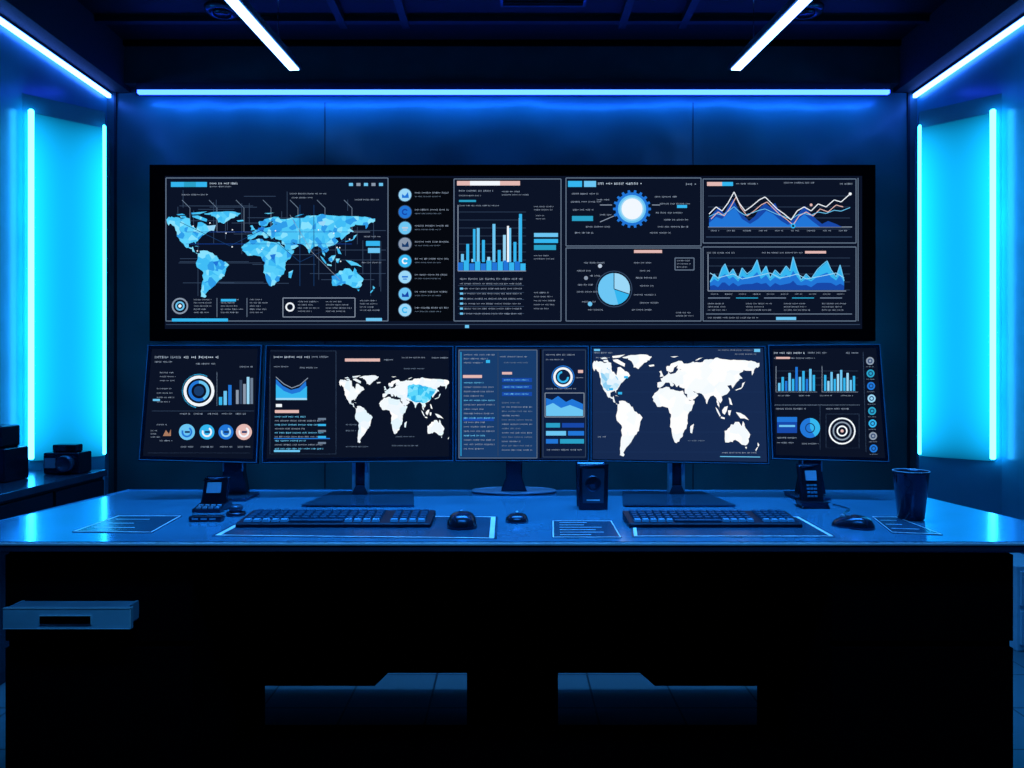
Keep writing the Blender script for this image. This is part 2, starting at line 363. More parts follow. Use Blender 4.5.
def bars(cv, x0, y0, x1, hs, c, gap=.3, L=3):
    w = (x1-x0)/len(hs)
    for i, h in enumerate(hs): cv.rect(x0+i*w, y0-h, x0+i*w+w*(1-gap), y0, c if isinstance(c, str) else c[i % len(c)], L)
def chart(xs, ys): return list(zip(xs, ys))

# ------------------------------------------------------------ wall display
YD = 4.30
t = thing('wall_display', (0, YD, at(0, 341, YD).z), 'wide wall mounted dashboard display with a world map, bar charts and wave charts', 'display')
b = MB(); A = at(150, 165, YD); B = at(875, 341, YD)
b.box((A.x, YD, B.z), (B.x, 4.398, A.z), M_blk2); b.build('housing', t)
cv = Canvas((0, YD-.002, 0), (0, -1, 0))
b = MB(); i0 = at(165, 176, YD); i1 = at(862, 329, YD)
b.box((A.x, YD-.008, i0.z), (B.x, YD, A.z), M_black); b.box((A.x, YD-.008, B.z), (B.x, YD, i1.z), M_black)
b.box((A.x, YD-.008, i1.z), (i0.x, YD, i0.z), M_black); b.box((i1.x, YD-.008, i1.z), (B.x, YD, i0.z), M_black); b.build('bezel', t, bevel=.002)
cv.rect(164.5, 175.5, 862.5, 329.5, 'bg', 0)
cv.frame(166, 178, 388, 321); cv.rect(389, 178, 453, 321, 'black', 1)
cv.rect(171, 182, 207, 187, 'cyan', 3); cv.rect(184, 182, 196, 187, 'teal', 4); cv.text(210, 182.5, 28, 2.4, 'white'); cv.text(210, 186, 22, 1.6)
for k in range(5): cv.rect(349+k*7.5, 183, 353+k*7.5, 186, 'txt' if k % 2 else 'sky', 3)
for _ in range(22):
    y = rnd.uniform(194, 296); x = rnd.uniform(170, 330); cv.line([(x, y), (min(386, x+rnd.uniform(20, 90)), y)], 'dim', .6, 2)
for _ in range(24):
    x = rnd.uniform(172, 384); y = rnd.uniform(190, 250); cv.line([(x, y), (x, min(296, y+rnd.uniform(10, 60)))], 'dim', .6, 2)
for k in range(7):
    x = 182+k*27; cv.line([(x, 200), (x+8, 208), (x+8, 232), (x+26, 232)], 'line', .6, 2)
for x, y, w in ((182,194,26), (290,193,36), (355,199,24), (292,197,22)): cv.text(x, y, w, 1.8)
worldmap(cv, 166, 211, 376, 299, M_mapA, 4)
for x, y, w, h in ((207,226,9,5),(258,228,7,4),(213,262,6,4),(270,255,6,5),(318,222,8,4)): 
    cv.poly([(x,y),(x+w,y-1),(x+w-2,y+h),(x+2,y+h-1)], 'pale' if w > 7 else 'blue', 6)
for _ in range(14):
    x = rnd.uniform(190, 350); y = rnd.uniform(222, 262); cv.rect(x, y, x+1.2, y+1.2, 'white', 7)
cv.line([(180,222),(230,246),(262,230),(300,262),(345,240)], 'navy', .5, 7); cv.line([(290,215),(312,252),(340,280)], 'txt', .4, 7)
for x in (300, 314): cv.line([(x, 205), (x, 286)], 'navy', .6, 7)
for y in (232, 244): cv.line([(186, y), (352, y)], 'deep', .4, 7)
cv.rect(366, 241, 380, 246, 'cyan', 5); cv.rect(368, 248, 380, 253, 'sky', 5); cv.text(362, 262, 20, 1.6); cv.text(364, 236, 16, 1.6)
cv.ring(180, 306, 6.6, 8.2, 'txt'); cv.ring(180, 306, 3, 4.6, 'sky'); cv.disc(180, 306, 1.6, 'white')
cv.block(194, 299, 20, 5); cv.line([(217,298),(217,317)], 'line', .6); cv.block(221, 299, 24, 5); cv.line([(247,298),(247,317)], 'line', .6); cv.block(250, 299, 18, 5); cv.rect(221,299,236,301.5,'cyan',4)
cv.frame(283, 298, 355, 317, 'txt'); cv.ring(290, 307, 3, 4.6, 'white'); cv.block(298, 301, 24, 4); cv.block(326, 301, 26, 4); cv.block(360, 300, 22, 4)
cv.rect(172, 318.5, 228, 321.5, 'cyan', 4); cv.rect(366, 318, 382, 321, 'sky', 4)
for i, y in enumerate((195, 212, 228, 244, 261, 277, 294, 310)):
    c = ['pale','blue','sky','txt','cyan','pale','sky','pale'][i]
    cv.disc(405, y, 6.3, c, 2); cv.ring(405, y, 6.3, 7.0, 'dim')
    k2 = ['blue','deep','head','navy','white','blue','deep','cyan'][i]
    if i % 3 == 0: cv.poly([(402,y+3),(402,y-1),(405,y+1),(408,y-3),(409,y+3)], k2, 3)
    elif i % 3 == 1: cv.ring(405, y, 1.8, 3.2, k2, 40, 330, 3)
    else: cv.rect(402, y-1, 408, y+.6, k2, 3); cv.rect(403, y+1.6, 407, y+2.6, k2, 3)
    cv.text(415, y-3, 33, 2, 'txt'); cv.text(415, y+1, 26, 1.4, 'line')
cv.frame(454, 179, 561, 321); cv.rect(457, 181, 520, 185.5, 'salmon', 3); cv.rect(470, 181, 500, 185.5, 'white', 4); cv.text(459, 190, 34, 2.2); cv.text(459, 195, 22, 1.6); cv.block(502, 191, 30, 2); cv.rect(459, 200, 476, 202, 'teal', 3); cv.text(459, 205, 40, 1.6)
for k in range(7): cv.line([(458, 212+k*8), (526, 212+k*8)], 'dim', .5)
cv.line([(458,205),(458,271),(526,271)], 'txt', .8)
bars(cv, 461, 262, 524, [8, 18, 3, 34, 22, 5, 38, 12, 27, 34, 20, 44], ['sky', 'cyan', 'pale'], .45); bars(cv, 458, 270.5, 526, [8, 10, 7, 9, 7, 10, 8, 9, 10, 8, 9, 7], ['blue', 'cyan'], .08, 4)
cv.rect(519, 214, 522, 262, 'cyan', 5); cv.rect(507, 226, 509, 262, 'white', 5); cv.rect(473, 229, 475.5, 262, 'cyan', 5)
for k in range(2): cv.rect(534, 233+k*6, 558, 237+k*6, 'cyan' if k else 'sky', 3)
cv.rect(534, 245, 556, 250, 'teal', 3); cv.block(534, 206, 22, 2); cv.block(536, 215, 14, 2); cv.block(534, 255, 20, 2)
for k in range(8):
    y = 278+k*5; cv.text(460, y, 62, 1.8 if k else 2.4, 'txt')
    if k > 1: cv.rect(460, y-.4, 463, y+1.6, 'sky', 4)
cv.block(534, 292, 22, 5, 4)
for k in range(5): cv.line([(458, 285.5+k*7), (524, 285.5+k*7)], 'dim', .5)
cv.frame(566, 178, 701, 246); cv.rect(568, 181, 582, 187, 'cyan', 3); cv.rect(584, 181, 596, 187, 'sky', 3); cv.text(598, 182.5, 44, 2.8, 'white'); cv.text(686, 183, 10, 3, 'txt')
for k in range(18):
    a = math.radians(k*20); cv.poly([(632+15*math.cos(a-.11), 209+15*math.sin(a-.11)), (632+19*math.cos(a-.06), 209+19*math.sin(a-.06)), (632+19*math.cos(a+.06), 209+19*math.sin(a+.06)), (632+15*math.cos(a+.11), 209+15*math.sin(a+.11))], 'blue', 2)
cv.disc(632, 209, 16.5, 'blue', 3); cv.ring(632, 209, 11.5, 14, 'sky', L=4); cv.disc(632, 209, 12, 'pale', 5); cv.disc(632, 209, 10.5, 'white', 6)
for x, y, w in ((572,193,26),(571,201,30),(573,209,20),(586,226,24),(597,199,14),(600,214,12),(655,196,22),(660,203,30),(656,212,28),(664,219,24),(658,226,30),(650,232,20),(575,232,18)): cv.text(x, y, w, 2)
cv.rect(572, 216, 593, 221, 'teal', 3); cv.line([(600,205),(612,205)], 'txt', .8); cv.line([(600,222),(614,216)], 'txt', .8); cv.line([(652,205),(660,205)], 'txt', .8); cv.rect(677, 205, 687, 208, 'cyan', 4)
cv.frame(566, 248, 701, 321); cv.rect(634, 250, 662, 253, 'salmon', 3); cv.disc(614, 289, 16, 'sky', 2); cv.disc(614, 289, 16, 'pale', 3, -90, 20); cv.disc(614, 289, 16, 'cyan', 3, 20, 75); cv.ring(614, 289, 17.5, 18.4, 'dim')
cv.line([(614,289),(614,273)], 'bg', .8, 5); cv.line([(614,289),(629,294)], 'bg', .8, 5)
for x, y, w in ((584,262,20),(577,270,14),(590,275,10),(578,284,16),(577,291,20),(582,301,14),(588,309,16),(634,262,18),(640,270,10),(636,277,20),(640,285,14),(634,294,22),(640,302,18),(632,309,20)): cv.text(x, y, w, 2)
cv.disc(600, 266, 2, 'head', 4); cv.disc(586, 278, 2, 'txt', 4); cv.disc(590, 304, 2.2, 'sky', 4); cv.frame(675, 258, 694, 270, 'line'); cv.block(677, 260, 14, 3); cv.block(676, 312, 18, 2)
# jagged line and area chart
cv.frame(703, 179, 856, 243); cv.rect(707, 182, 722, 186, 'salmon', 3); cv.rect(722, 182, 733, 186, 'cyan', 3); cv.text(736, 183, 22, 2); cv.text(784, 182, 30, 2); cv.text(840, 183, 12, 2)
for k in range(4): cv.line([(708, 196+k*11), (850, 196+k*11)], 'dim', .5)
p1 = [(709,227),(709,219),(714,212),(719,207),(724,214),(729,205),(733,199),(738,209),(743,215),(749,221),(755,216),(760,208),(765,203),(770,207),(775,203),(779,211),(784,219),(789,222),(795,218),(800,211),(805,206),(810,213),(816,219),(822,224),(828,221),(836,224),(842,227)]
cv.poly(p1, 'deep', 3)
cv.poly([(709,227),(709,223),(716,217),(722,219),(730,211),(735,208),(742,219),(750,224),(758,219),(766,211),(773,214),(781,221),(788,225),(797,221),(804,214),(812,221),(820,227)], 'blue', 4)
w1 = [(709,214),(716,207),(722,211),(728,203),(734,192),(739,203),(745,211),(752,206),(759,200),(765,197),(771,203),(777,209),(784,214),(791,220),(797,211),(804,207),(811,211),(818,204),(826,207),(834,200),(841,202),(850,194)]
cv.line(w1, 'white', .9, 6); cv.line([(x+2, y+5) for x, y in w1[:-1]], 'salmon', .8, 5); cv.line([(x, 213+(y-206)*.45) for x, y in w1], 'sky', .7, 5)
cv.disc(793, 226, 2.4, 'cyan', 7); cv.disc(793, 226, 1.2, 'bg', 8); cv.disc(850, 194, 1.5, 'white', 7); cv.disc(811, 205, 1.4, 'salmon', 7)
cv.line([(708,227),(852,227)], 'txt', .8)
for k in range(9): cv.text(711+k*16, 230, 8, 1.8)
cv.line([(706,237),(852,237)], 'dim', 1)
# filled peak chart
cv.frame(703, 247, 856, 321); cv.text(762, 252, 40, 1.8); cv.rect(805, 251, 826, 253.5, 'salmon', 3); cv.text(707, 252, 28, 2)
for k in range(5): cv.line([(708, 258+k*8), (850, 258+k*8)], 'dim', .5)
cv.line([(708,254),(708,291),(846,291)], 'txt', .8)
pts = [(710,282),(714,274),(718,279),(722,268),(725,264),(729,274),(733,269),(738,279),(742,268),(747,274),(752,270),(757,260),(761,274),(766,266),(770,278),(775,270),(780,275),(786,266),(790,271),(793,257),(797,270),(801,280),(806,274),(811,279),(817,270),(822,265),(827,261),(831,270),(836,277),(840,265),(844,281)]
cv.poly([(x, y+1) for x, y in pts]+[(844,290),(710,290)], 'cyan', 3)
cv.poly([(x, 277+(y-270)*.5) for x, y in pts]+[(844,290),(710,290)], 'blue', 4)
cv.poly([(x, 283+(y-270)*.25+(i % 3)) for i, (x, y) in enumerate(pts)]+[(844,290),(710,290)], 'deep', 5)
cv.line(pts, 'sky', .9, 6); cv.line([(x, 276+(i*5 % 7)-3) for i, (x, y) in enumerate(pts[::2])], 'pale', .7, 6)
for k in range(10): cv.text(711+k*14, 293.5, 7, 1.6)
for k in range(5): cv.line([(708+k*28, 298), (730+k*28, 298)], 'teal' if k % 2 else 'line', 1.0)
for k in range(4): cv.block(708+k*38, 303, 26, 3)
cv.line([(706,314),(852,314)], 'line', .8); cv.rect(776, 317, 796, 320, 'sky', 4); cv.text(708, 317, 50, 1.8)
cv.line([(166,324.5),(860,324.5)], 'dim', .7); cv.rect(465, 325, 469, 328, 'sky', 4); cv.line([(858,178),(858,321)], 'line', .8)
cv.mb.build('screen', t)

# ------------------------------------------------------------ monitors
ZT = .7528
def monitor(corners, depths, label, draw, bg, stand, bez=4):
    (TL, TR, BR, BL) = corners
    a = at(TL[0], TL[1], depths[0]); b1 = at(TR[0], TR[1], depths[1]); c = at(BL[0], BL[1], depths[2])
    nn = (c-a).cross(b1-a).normalized()
    if nn.y > 0: nn = -nn
    cv = Canvas(a, nn); O = [cv.P(*p) for p in corners]
    cen = sum(O, Vector())/4
    sx, sy, kind = stand
    sp = on(sx, sy)
    t = thing('monitor', (sp.x, sp.y, ZT), label, 'monitor', 'monitors on the desk')
    mb = MB(); back = -nn*.018
    mb.prism(O, back, M_blk2)
    inn = [cen+(p-cen)*.55-nn*.018 for p in O]
    mb.prism(inn, -nn*.02, M_blk2)
    mb.build('housing', t, bevel=.003)
    cpx = [sum(p[i] for p in corners)/4 for i in (0, 1)]
    def inset(q): return [cv.P(p[0]+(q if p[0] < cpx[0] else -q), p[1]+(q if p[1] < cpx[1] else -q)) for p in corners]
    ins = [(p[0]+(bez if p[0] < cpx[0] else -bez), p[1]+(bez if p[1] < cpx[1] else -bez)) for p in corners]
    I = inset(bez); R_ = inset(.9); mb = MB()
    for k in range(4):
        j = (k+1) % 4; mb.prism([O[k], O[j], R_[j], R_[k]], nn*.0045, M_rim); mb.prism([R_[k], R_[j], I[j], I[k]], nn*.004, M_blk2)
    mb.build('bezel', t)
    cv.poly(ins, bg, 2)
    draw(cv)
    cv.mb.build('screen', t)
    zb = ZT; low = (O[2]+O[3])/2; yb = sp.y
    X = sp.x
    back_y = cv.P(sx, BL[1]-30).y
    y0 = back_y+.038; XN = (sx-CX)*y0/F
    if kind == 'thin':
        mb = MB(); mb.prism([(X-.19, yb-.04, zb), (X+.19, yb-.04, zb), (X+.15, y0+.04, zb), (X-.15, y0+.04, zb)], (0,0,.005), M_stand); mb.build('base', t, bevel=.002)
        mb = MB()
        mb.box((XN-.030, y0, zb+.005), (XN-.018, y0+.03, low.z+.10), M_drawer); mb.box((XN+.018, y0, zb+.005), (XN+.030, y0+.03, low.z+.10), M_drawer); mb.box((XN-.018, y0+.01, zb+.02), (XN+.018, y0+.02, low.z+.1), M_blk2)
        mb.prism([(XN-.03, y0-.004, zb+.005), (XN+.03, y0-.004, zb+.005), (XN+.015, y0-.004, zb+.035), (XN-.015, y0-.004, zb+.035)], (0,.006,0), M_stand)
        mb.build('neck', t)
    elif kind == 'oval':
        mb = MB(); mb.M = Matrix.Translation((X, yb+.02, zb)) @ Matrix.Diagonal((1, .5, 1, 1)); mb.lathe((0,0,0), [(.158, 0), (.165, .004), (.160, .007), (.10, .009), (.06, .014)], M_pale, 48); mb.build('base', t)
        mb = MB(); mb.prism([(XN-.045, y0, zb+.010), (XN+.045, y0, zb+.010), (XN+.03, y0, zb+.06), (XN+.03, y0, low.z+.1), (XN-.03, y0, low.z+.1), (XN-.03, y0, zb+.06)], (0,.03,0), M_blk2); mb.build('neck', t, bevel=.004)
    else:
        mb = MB(); mb.prism([(X-.065, yb-.03, zb), (X+.055, yb-.03, zb), (X+.055, y0+.045, zb), (X-.065, y0+.045, zb)], (0,0,.008), M_stand); mb.build('base', t, bevel=.003)
        mb = MB(); mb.prism([(XN-.050, y0, zb+.008), (XN+.050, y0, zb+.008), (XN+.036, y0, zb+.09), (XN+.036, y0, low.z+.1), (XN-.036, y0, low.z+.1), (XN-.036, y0, zb+.09)], (0,.035,0), M_blk2)
        for dx in (-.038, .033): mb.box((XN+dx, y0-.003, zb+.09), (XN+dx+.005, y0, low.z+.05), M_drawer)
        mb.build('neck', t, bevel=.004)
    return t

def d1(c):
    c.text(155, 356, 26, 3); c.text(184, 356, 34, 3.2, 'white'); c.text(155, 361, 18, 2)
    c.text(196, 363, 20, 2); c.line([(217,372),(217,406)], 'line', .6)
    c.ring(199, 391, 12.5, 15.5, 'white', L=3); c.ring(199, 391, 7.5, 10.5, 'blue', L=3); c.ring(199, 391, 7.5, 10.5, 'sky', -90, 60, 4); c.disc(199, 391, 5, 'navy', 3); c.ring(199, 391, 16.3, 17.2, 'cyan', 100, 300)
    bars(c, 219, 405, 233, [8, 14, 20], ['cyan', 'sky', 'blue'], .3); bars(c, 236, 404, 254, [14, 24, 20, 27, 26], ['txt', 'dim', 'txt', 'pale', 'line'], .25)
    c.text(240, 366, 12, 2); c.block(160, 372, 16, 3, 4); c.block(157, 388, 18, 4, 4.4); c.rect(153, 399, 160, 401, 'sky', 4)
    c.line([(152,411),(254,411)], 'dim', .6)
    for k in range(5): c.text(180+k*14, 413, 10, 2)
    for x, r, k, k2 in ((187, 8, 'sky', 'blue'), (207, 7.5, 'cyan', 'white'), (226, 7.5, 'blue', 'pale'), (244, 8, 'salmon', 'white')):
        c.disc(x, 432, r, k, 3); c.ring(x, 432, r*.45, r*.68, k2, -60, 200, 4); c.rect(x-2, 431, x+3, 433, 'navy', 5); c.text(x-6, 446, 12, 2)
    c.poly([(163,436),(166,430),(169,434),(171,429),(171,436)], 'orange', 3); c.text(157, 424, 10, 1.6); c.block(151, 430, 9, 3); c.text(160, 440, 12, 1.8); c.line([(148,453),(250,453)], 'dim', .6)
def d2(c):
    c.frame(270, 351, 336, 454, 'dim', .7); c.text(274, 356, 36, 2.6, 'white'); c.text(312, 356, 16, 2.2); c.text(274, 366, 14, 1.8); c.text(300, 367, 18, 1.8)
    c.poly([(276,379),(283,386),(291,390),(299,388),(306,381),(307,400),(276,400)], 'blue', 3); c.poly([(276,384),(284,391),(292,394),(300,392),(307,386),(307,400),(276,400)], 'cyan', 4); c.rect(276,398,307,400,'pale',5); c.line([(276,377),(284,384),(292,388),(300,385),(308,378)], 'txt', .8, 5)
    c.rect(276, 404, 282, 407, 'white', 4); c.rect(275, 410, 299, 413, 'salmon', 4)
    for k in range(9): c.text(275, 416+k*4, 48 if k % 3 else 30, 1.9, 'txt' if k % 2 else 'sky')
    for k in range(5): c.rect(318, 418+k*6, 326, 420+k*6, 'cyan' if k % 2 else 'line', 4)
    c.rect(274, 438, 330, 439, 'blue', 3); c.rect(274, 450, 300, 452, 'sky', 3)
    c.rect(345, 358.5, 380, 361.5, 'salmon', 4); c.text(384, 359, 10, 2); c.text(402, 357, 24, 1.6); c.text(432, 357, 16, 2)
    worldmap(c, 339, 375, 451, 444, M_mapB, 4, alt=M_mapBc, region=ASIA)
    for x, y, w in ((346,424,14),(346,430,10),(396,436,18),(392,445,26),(346,446,22),(404,368,20)): c.text(x, y, w, 1.6, 'line')
def d3(c):
    c.rect(459, 350, 537, 458, 'navy', 3); c.frame(459, 350, 537, 458, 'line', .6, 4); c.line([(461,352),(461,456)], 'cyan', .7, 5)
    for k in range(3): c.text(464, 354+k*4, 30-k*6, 1.9, 'txt', 5)
    c.rect(486, 360, 490, 363, 'cyan', 5); c.text(500, 356, 28, 1.8, 'txt', 5); c.text(504, 362, 24, 1.6, 'line', 5)
    c.rect(463, 375, 482, 378, 'salmon', 5); c.line([(498,352),(498,456)], 'dim', .6, 4)
    for k in range(16): c.text(464, 382+k*4.4, 30 if k % 3 else 20, 1.9, 'sky' if k % 4 == 0 else 'txt', 5)
    for k in range(3):
        c.rect(502, 378+k*7, 532, 382+k*7, 'deep', 4); c.text(504, 379.3+k*7, 24, 1.7, 'sky', 5)
    c.rect(502, 372, 512, 374.5, 'salmon', 5)
    for k in range(12): c.text(502, 402+k*4.3, 30 if k % 3 else 18, 1.8, 'txt' if k % 2 else 'line', 5)
    c.rect(463, 418, 494, 421, 'deep', 4)
    c.rect(539.5, 349, 541.5, 458, 'black', 4); c.frame(543, 350, 585.5, 457, 'dim', .7, 4)
    c.text(546, 354, 30, 2, 'txt', 5); c.text(546, 359, 18, 1.6, 'txt', 5); c.ring(563, 377, 7.5, 9.8, 'white', L=5); c.ring(563, 377, 4, 6, 'cyan', 0, 260, 5); c.ring(563, 377, 10.5, 11.5, 'blue', L=4); c.rect(578,370,583,373,'salmon',5); c.text(576, 377, 8, 1.8, 'txt', 5)
    c.frame(545, 393, 584, 417, 'txt', .7, 5); c.poly([(546,398),(552,400),(558,396),(566,402),(572,399),(583,404),(583,416),(546,416)], 'blue', 5); c.poly([(546,406),(553,403),(561,408),(570,405),(583,410),(583,416),(546,416)], 'sky', 6)
    c.text(546, 388, 30, 1.8, 'txt', 5)
    for x, y, w, k in ((546,423,14,'teal'),(562,423,22,'deep'),(546,431,20,'sky'),(568,431,16,'blue'),(546,439,12,'blue'),(560,439,24,'teal')): c.rect(x, y, x+w, y+4.5, k, 5)
    c.text(547, 449, 34, 2, 'txt', 5)
def d4(c):
    for k in range(5): c.line([(594, 372+k*20), (764, 372+k*20)], 'grid', .5, 3)
    c.rect(594, 349, 600, 351, 'sky', 5); c.text(594, 352, 18, 2, 'txt', 5); c.text(596, 357, 14, 1.6, 'txt', 5); c.text(718, 349.5, 34, 1.6, 'txt', 5); c.rect(754, 349, 760, 352, 'sky', 5); c.text(735, 353.5, 22, 1.6, 'txt', 5)
    worldmap(c, 592, 354, 760, 458, M_mapC, 5, alt=M_mapCb, region=NAMID)
    for x, y in ((609,388),(618,392),(624,376)): c.rect(x, y, x+4, y+2.4, 'cyan', 7)
    c.text(722, 452, 34, 1.8, 'txt', 5); c.text(598, 436, 8, 2, 'txt', 5); c.line([(720,456.5),(760,457)], 'sky', .8, 5)
    c.text(688, 440, 16, 1.6, 'line', 5)
def d5(c):
    c.text(774, 352, 30, 2.4, 'white'); c.text(808, 352, 18, 2); c.text(774, 357.5, 40, 1.8); c.text(846, 352, 14, 2.4); c.rect(776, 357, 790, 359, 'salmon', 5)
    c.line([(776,366),(776,392),(817,392)], 'txt', .7); c.line([(822,366),(822,392),(858,392)], 'txt', .7)
    for k in range(3): c.line([(776,371+k*7),(858,371+k*7)], 'dim', .5)
    bars(c, 778, 391, 816, [8, 14, 10, 18, 12, 24, 14, 20, 12, 22, 16], ['sky', 'cyan', 'blue'], .3); bars(c, 824, 391, 856, [16, 10, 19, 12, 17, 21, 13, 18, 11, 15], ['cyan', 'pale', 'sky'], .3)
    for k in range(4): c.text(778+k*21, 395, 12, 1.6)
    c.line([(774,405),(860,405)], 'line', .7); c.text(776, 408, 30, 2); c.text(826, 408, 24, 2); c.line([(820,405),(820,450)], 'dim', .6)
    c.rect(777, 417, 797, 433, 'deep', 3); c.rect(777, 417, 797, 422, 'blue', 4); c.rect(779, 425, 795, 427, 'sky', 4); c.text(777, 437, 20, 2); c.text(777, 442, 16, 1.8)
    c.disc(810, 428, 10, 'blue', 3); c.disc(810, 428, 10, 'cyan', 4, -90, 60); c.ring(810, 428, 4, 5, 'navy', L=5); c.text(802, 443, 16, 1.8)
    for r0, r1, k in ((12, 13.5, 'white'), (8, 9.5, 'txt'), (4, 5.5, 'white')): c.ring(842, 431, r0, r1, k, L=4)
    c.disc(842, 431, 1.6, 'salmon', 5); c.frame(826, 414, 859, 448, 'dim', .6)
    c.line([(863,352),(866,452)], 'dim', .8)
    for k in range(8):
        y = 361+k*12.5; x = 870+k*.5; c.disc(x, y, 4.0, ['txt','teal','blue','pale','teal','cyan','txt','blue'][k], 3); c.ring(x, y, 1.4, 2.4, 'navy', L=4); c.text(x-4, y+5.4, 8, 1)
monitor([(148,345),(262,345),(257,463),(139,460)], (2.74, 2.78, 2.69), 'leftmost monitor on the desk, showing a ring chart and a row of round icons', d1, 'bg', (233, 500, 'thick'))
monitor([(266,345),(453.5,346),(453.5,461),(262,463)], (2.77, 2.80, 2.74), 'second monitor from the left, with a small white and cyan world map', d2, 'bg', (360, 505, 'thin'), 4.5)
monitor([(455.5,346),(588.6,346),(588.6,461),(455.5,461)], (2.80, 2.80, 2.78), 'centre monitor with blue text columns and a small ring chart', d3, 'bg2', (514, 493, 'oval'), 2)
monitor([(590.6,346),(765,346),(769,464),(590.6,461)], (2.80, 2.77, 2.78), 'monitor filled by a large white world map, right of the centre monitor', d4, 'mapbg', (677, 505, 'thin'), 2)
monitor([(768,345),(880,344),(889,462),(772,459)], (2.80, 2.74, 2.74), 'rightmost monitor on the desk, showing bar charts and concentric white rings', d5, 'bg', (812, 499, 'thick'))

# ------------------------------------------------------------ desk
t = thing('desk', (0, 2.45, 0), 'wide black control desk with a blue lit metallic top and an open left drawer', 'desk')
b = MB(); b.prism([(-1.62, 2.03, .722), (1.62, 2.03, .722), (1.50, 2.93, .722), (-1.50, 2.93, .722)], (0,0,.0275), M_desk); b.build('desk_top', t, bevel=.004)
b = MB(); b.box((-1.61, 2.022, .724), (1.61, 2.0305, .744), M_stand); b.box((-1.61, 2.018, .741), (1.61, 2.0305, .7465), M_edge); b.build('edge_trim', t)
for x0, x1 in ((-1.41, -.89), (.89, 1.395)):
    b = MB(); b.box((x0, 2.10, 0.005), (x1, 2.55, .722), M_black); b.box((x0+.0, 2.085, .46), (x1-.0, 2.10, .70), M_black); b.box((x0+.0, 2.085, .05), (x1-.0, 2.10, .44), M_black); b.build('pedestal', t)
def fx(px): return (px-CX)*2.5/F
def fz(py): return H-(py-CY)*2.5/F
b = MB()
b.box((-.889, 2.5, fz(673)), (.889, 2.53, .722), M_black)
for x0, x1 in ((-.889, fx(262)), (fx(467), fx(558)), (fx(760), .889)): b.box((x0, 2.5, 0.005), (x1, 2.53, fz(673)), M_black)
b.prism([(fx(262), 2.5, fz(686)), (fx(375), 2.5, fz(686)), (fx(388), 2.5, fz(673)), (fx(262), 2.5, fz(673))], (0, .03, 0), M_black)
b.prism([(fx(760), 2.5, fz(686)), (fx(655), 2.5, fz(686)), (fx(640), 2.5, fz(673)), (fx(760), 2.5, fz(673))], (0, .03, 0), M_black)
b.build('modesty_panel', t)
b = MB(); b.box((-1.38, 2.86, .10), (1.38, 2.88, .722), M_black); b.build('rear_shade_board', t)  # unseen board added to keep light off the floor under the desk
YDR = 2.01
b = MB(); zt = H-(608-CY)*YDR/F; zb = H-(629-CY)*YDR/F; xa = (3-CX)*YDR/F; xb = (131-CX)*YDR/F
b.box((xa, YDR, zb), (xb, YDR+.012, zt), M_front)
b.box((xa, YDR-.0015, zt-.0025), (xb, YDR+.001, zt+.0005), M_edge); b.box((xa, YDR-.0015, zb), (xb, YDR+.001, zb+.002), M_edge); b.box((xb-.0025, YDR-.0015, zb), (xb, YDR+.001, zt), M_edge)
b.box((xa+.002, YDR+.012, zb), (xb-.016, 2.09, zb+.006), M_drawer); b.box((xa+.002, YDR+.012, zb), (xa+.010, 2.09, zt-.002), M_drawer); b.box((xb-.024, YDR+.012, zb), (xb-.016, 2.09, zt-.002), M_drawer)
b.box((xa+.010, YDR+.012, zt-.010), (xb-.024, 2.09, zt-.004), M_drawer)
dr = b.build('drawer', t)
h0 = at(40, 615, YDR); h1 = at(92, 624, YDR)
b = MB(); b.box((h0.x, YDR-.004, h1.z), (h1.x, YDR+.0005, h0.z), M_edge); b.box((h0.x+.002, YDR-.0055, h1.z+.002), (h1.x-.002, YDR-.0035, h0.z-.002), M_black); b.build('handle', dr, root=t)

# ------------------------------------------------------------ things on the desk
def flatquad(name, corners, label, cat, m, th=.0015, group=None, z=.75, extra=None):
    P = [on(x, y, z) for x, y in corners]; c = sum(P, Vector())/4
    t = thing(name, (c.x, c.y, z), label, cat, group)
    b = MB(); b.prism(P, (0,0,th), m); b.build('sheet', t)
    b = MB(); q = [c+(p-c)*.98 for p in P]; w = [c+(p-c)*.945 for p in P]
    for k in range(4): b.prism([q[k]+Vector((0,0,th)), q[(k+1)%4]+Vector((0,0,th)), w[(k+1)%4]+Vector((0,0,th)), w[k]+Vector((0,0,th))], (0,0,.0004), M_line)
    if extra: extra(b, P, th)
    b.build('printed_lines', t)
    return t
def rows(n):
    def fn(b, P, th):
        for k in range(n):
            u = (k+1)/(n+1)
            a = P[0].lerp(P[3], u); c = P[1].lerp(P[2], u); s = a.lerp(c, .12)+Vector((0,0,th)); e = a.lerp(c, .12+.7*rnd.uniform(.5, 1))+Vector((0,0,th)); dd = Vector((0, .003, 0))
            b.prism([s, e, e+dd, s+dd], (0,0,.0003), M_line)
    return fn
flatquad('document', [(118,516),(182,516),(152,533),(72,532)], 'thin sheet with faint lines at the left end of the desk', 'paper', M_mat, extra=rows(3))
flatquad('desk_mat', [(252,515),(498,517),(497,539),(212,536)], 'dark mat with a pale outline under the left keyboard and mouse', 'desk mat', M_mat)
flatquad('desk_mat', [(630,517),(800,517),(836,537),(632,537)], 'dark mat with a pale outline under the right keyboard', 'desk mat', M_mat)
flatquad('document', [(552,521),(612,521),(622,538),(552,538)], 'ruled sheet left of the right keyboard', 'paper', M_mat, extra=rows(6))
flatquad('document', [(872,517),(896,517),(943,535),(892,533)], 'thin sheet with faint lines lying in front of the black cup', 'paper', M_mat, extra=rows(3))

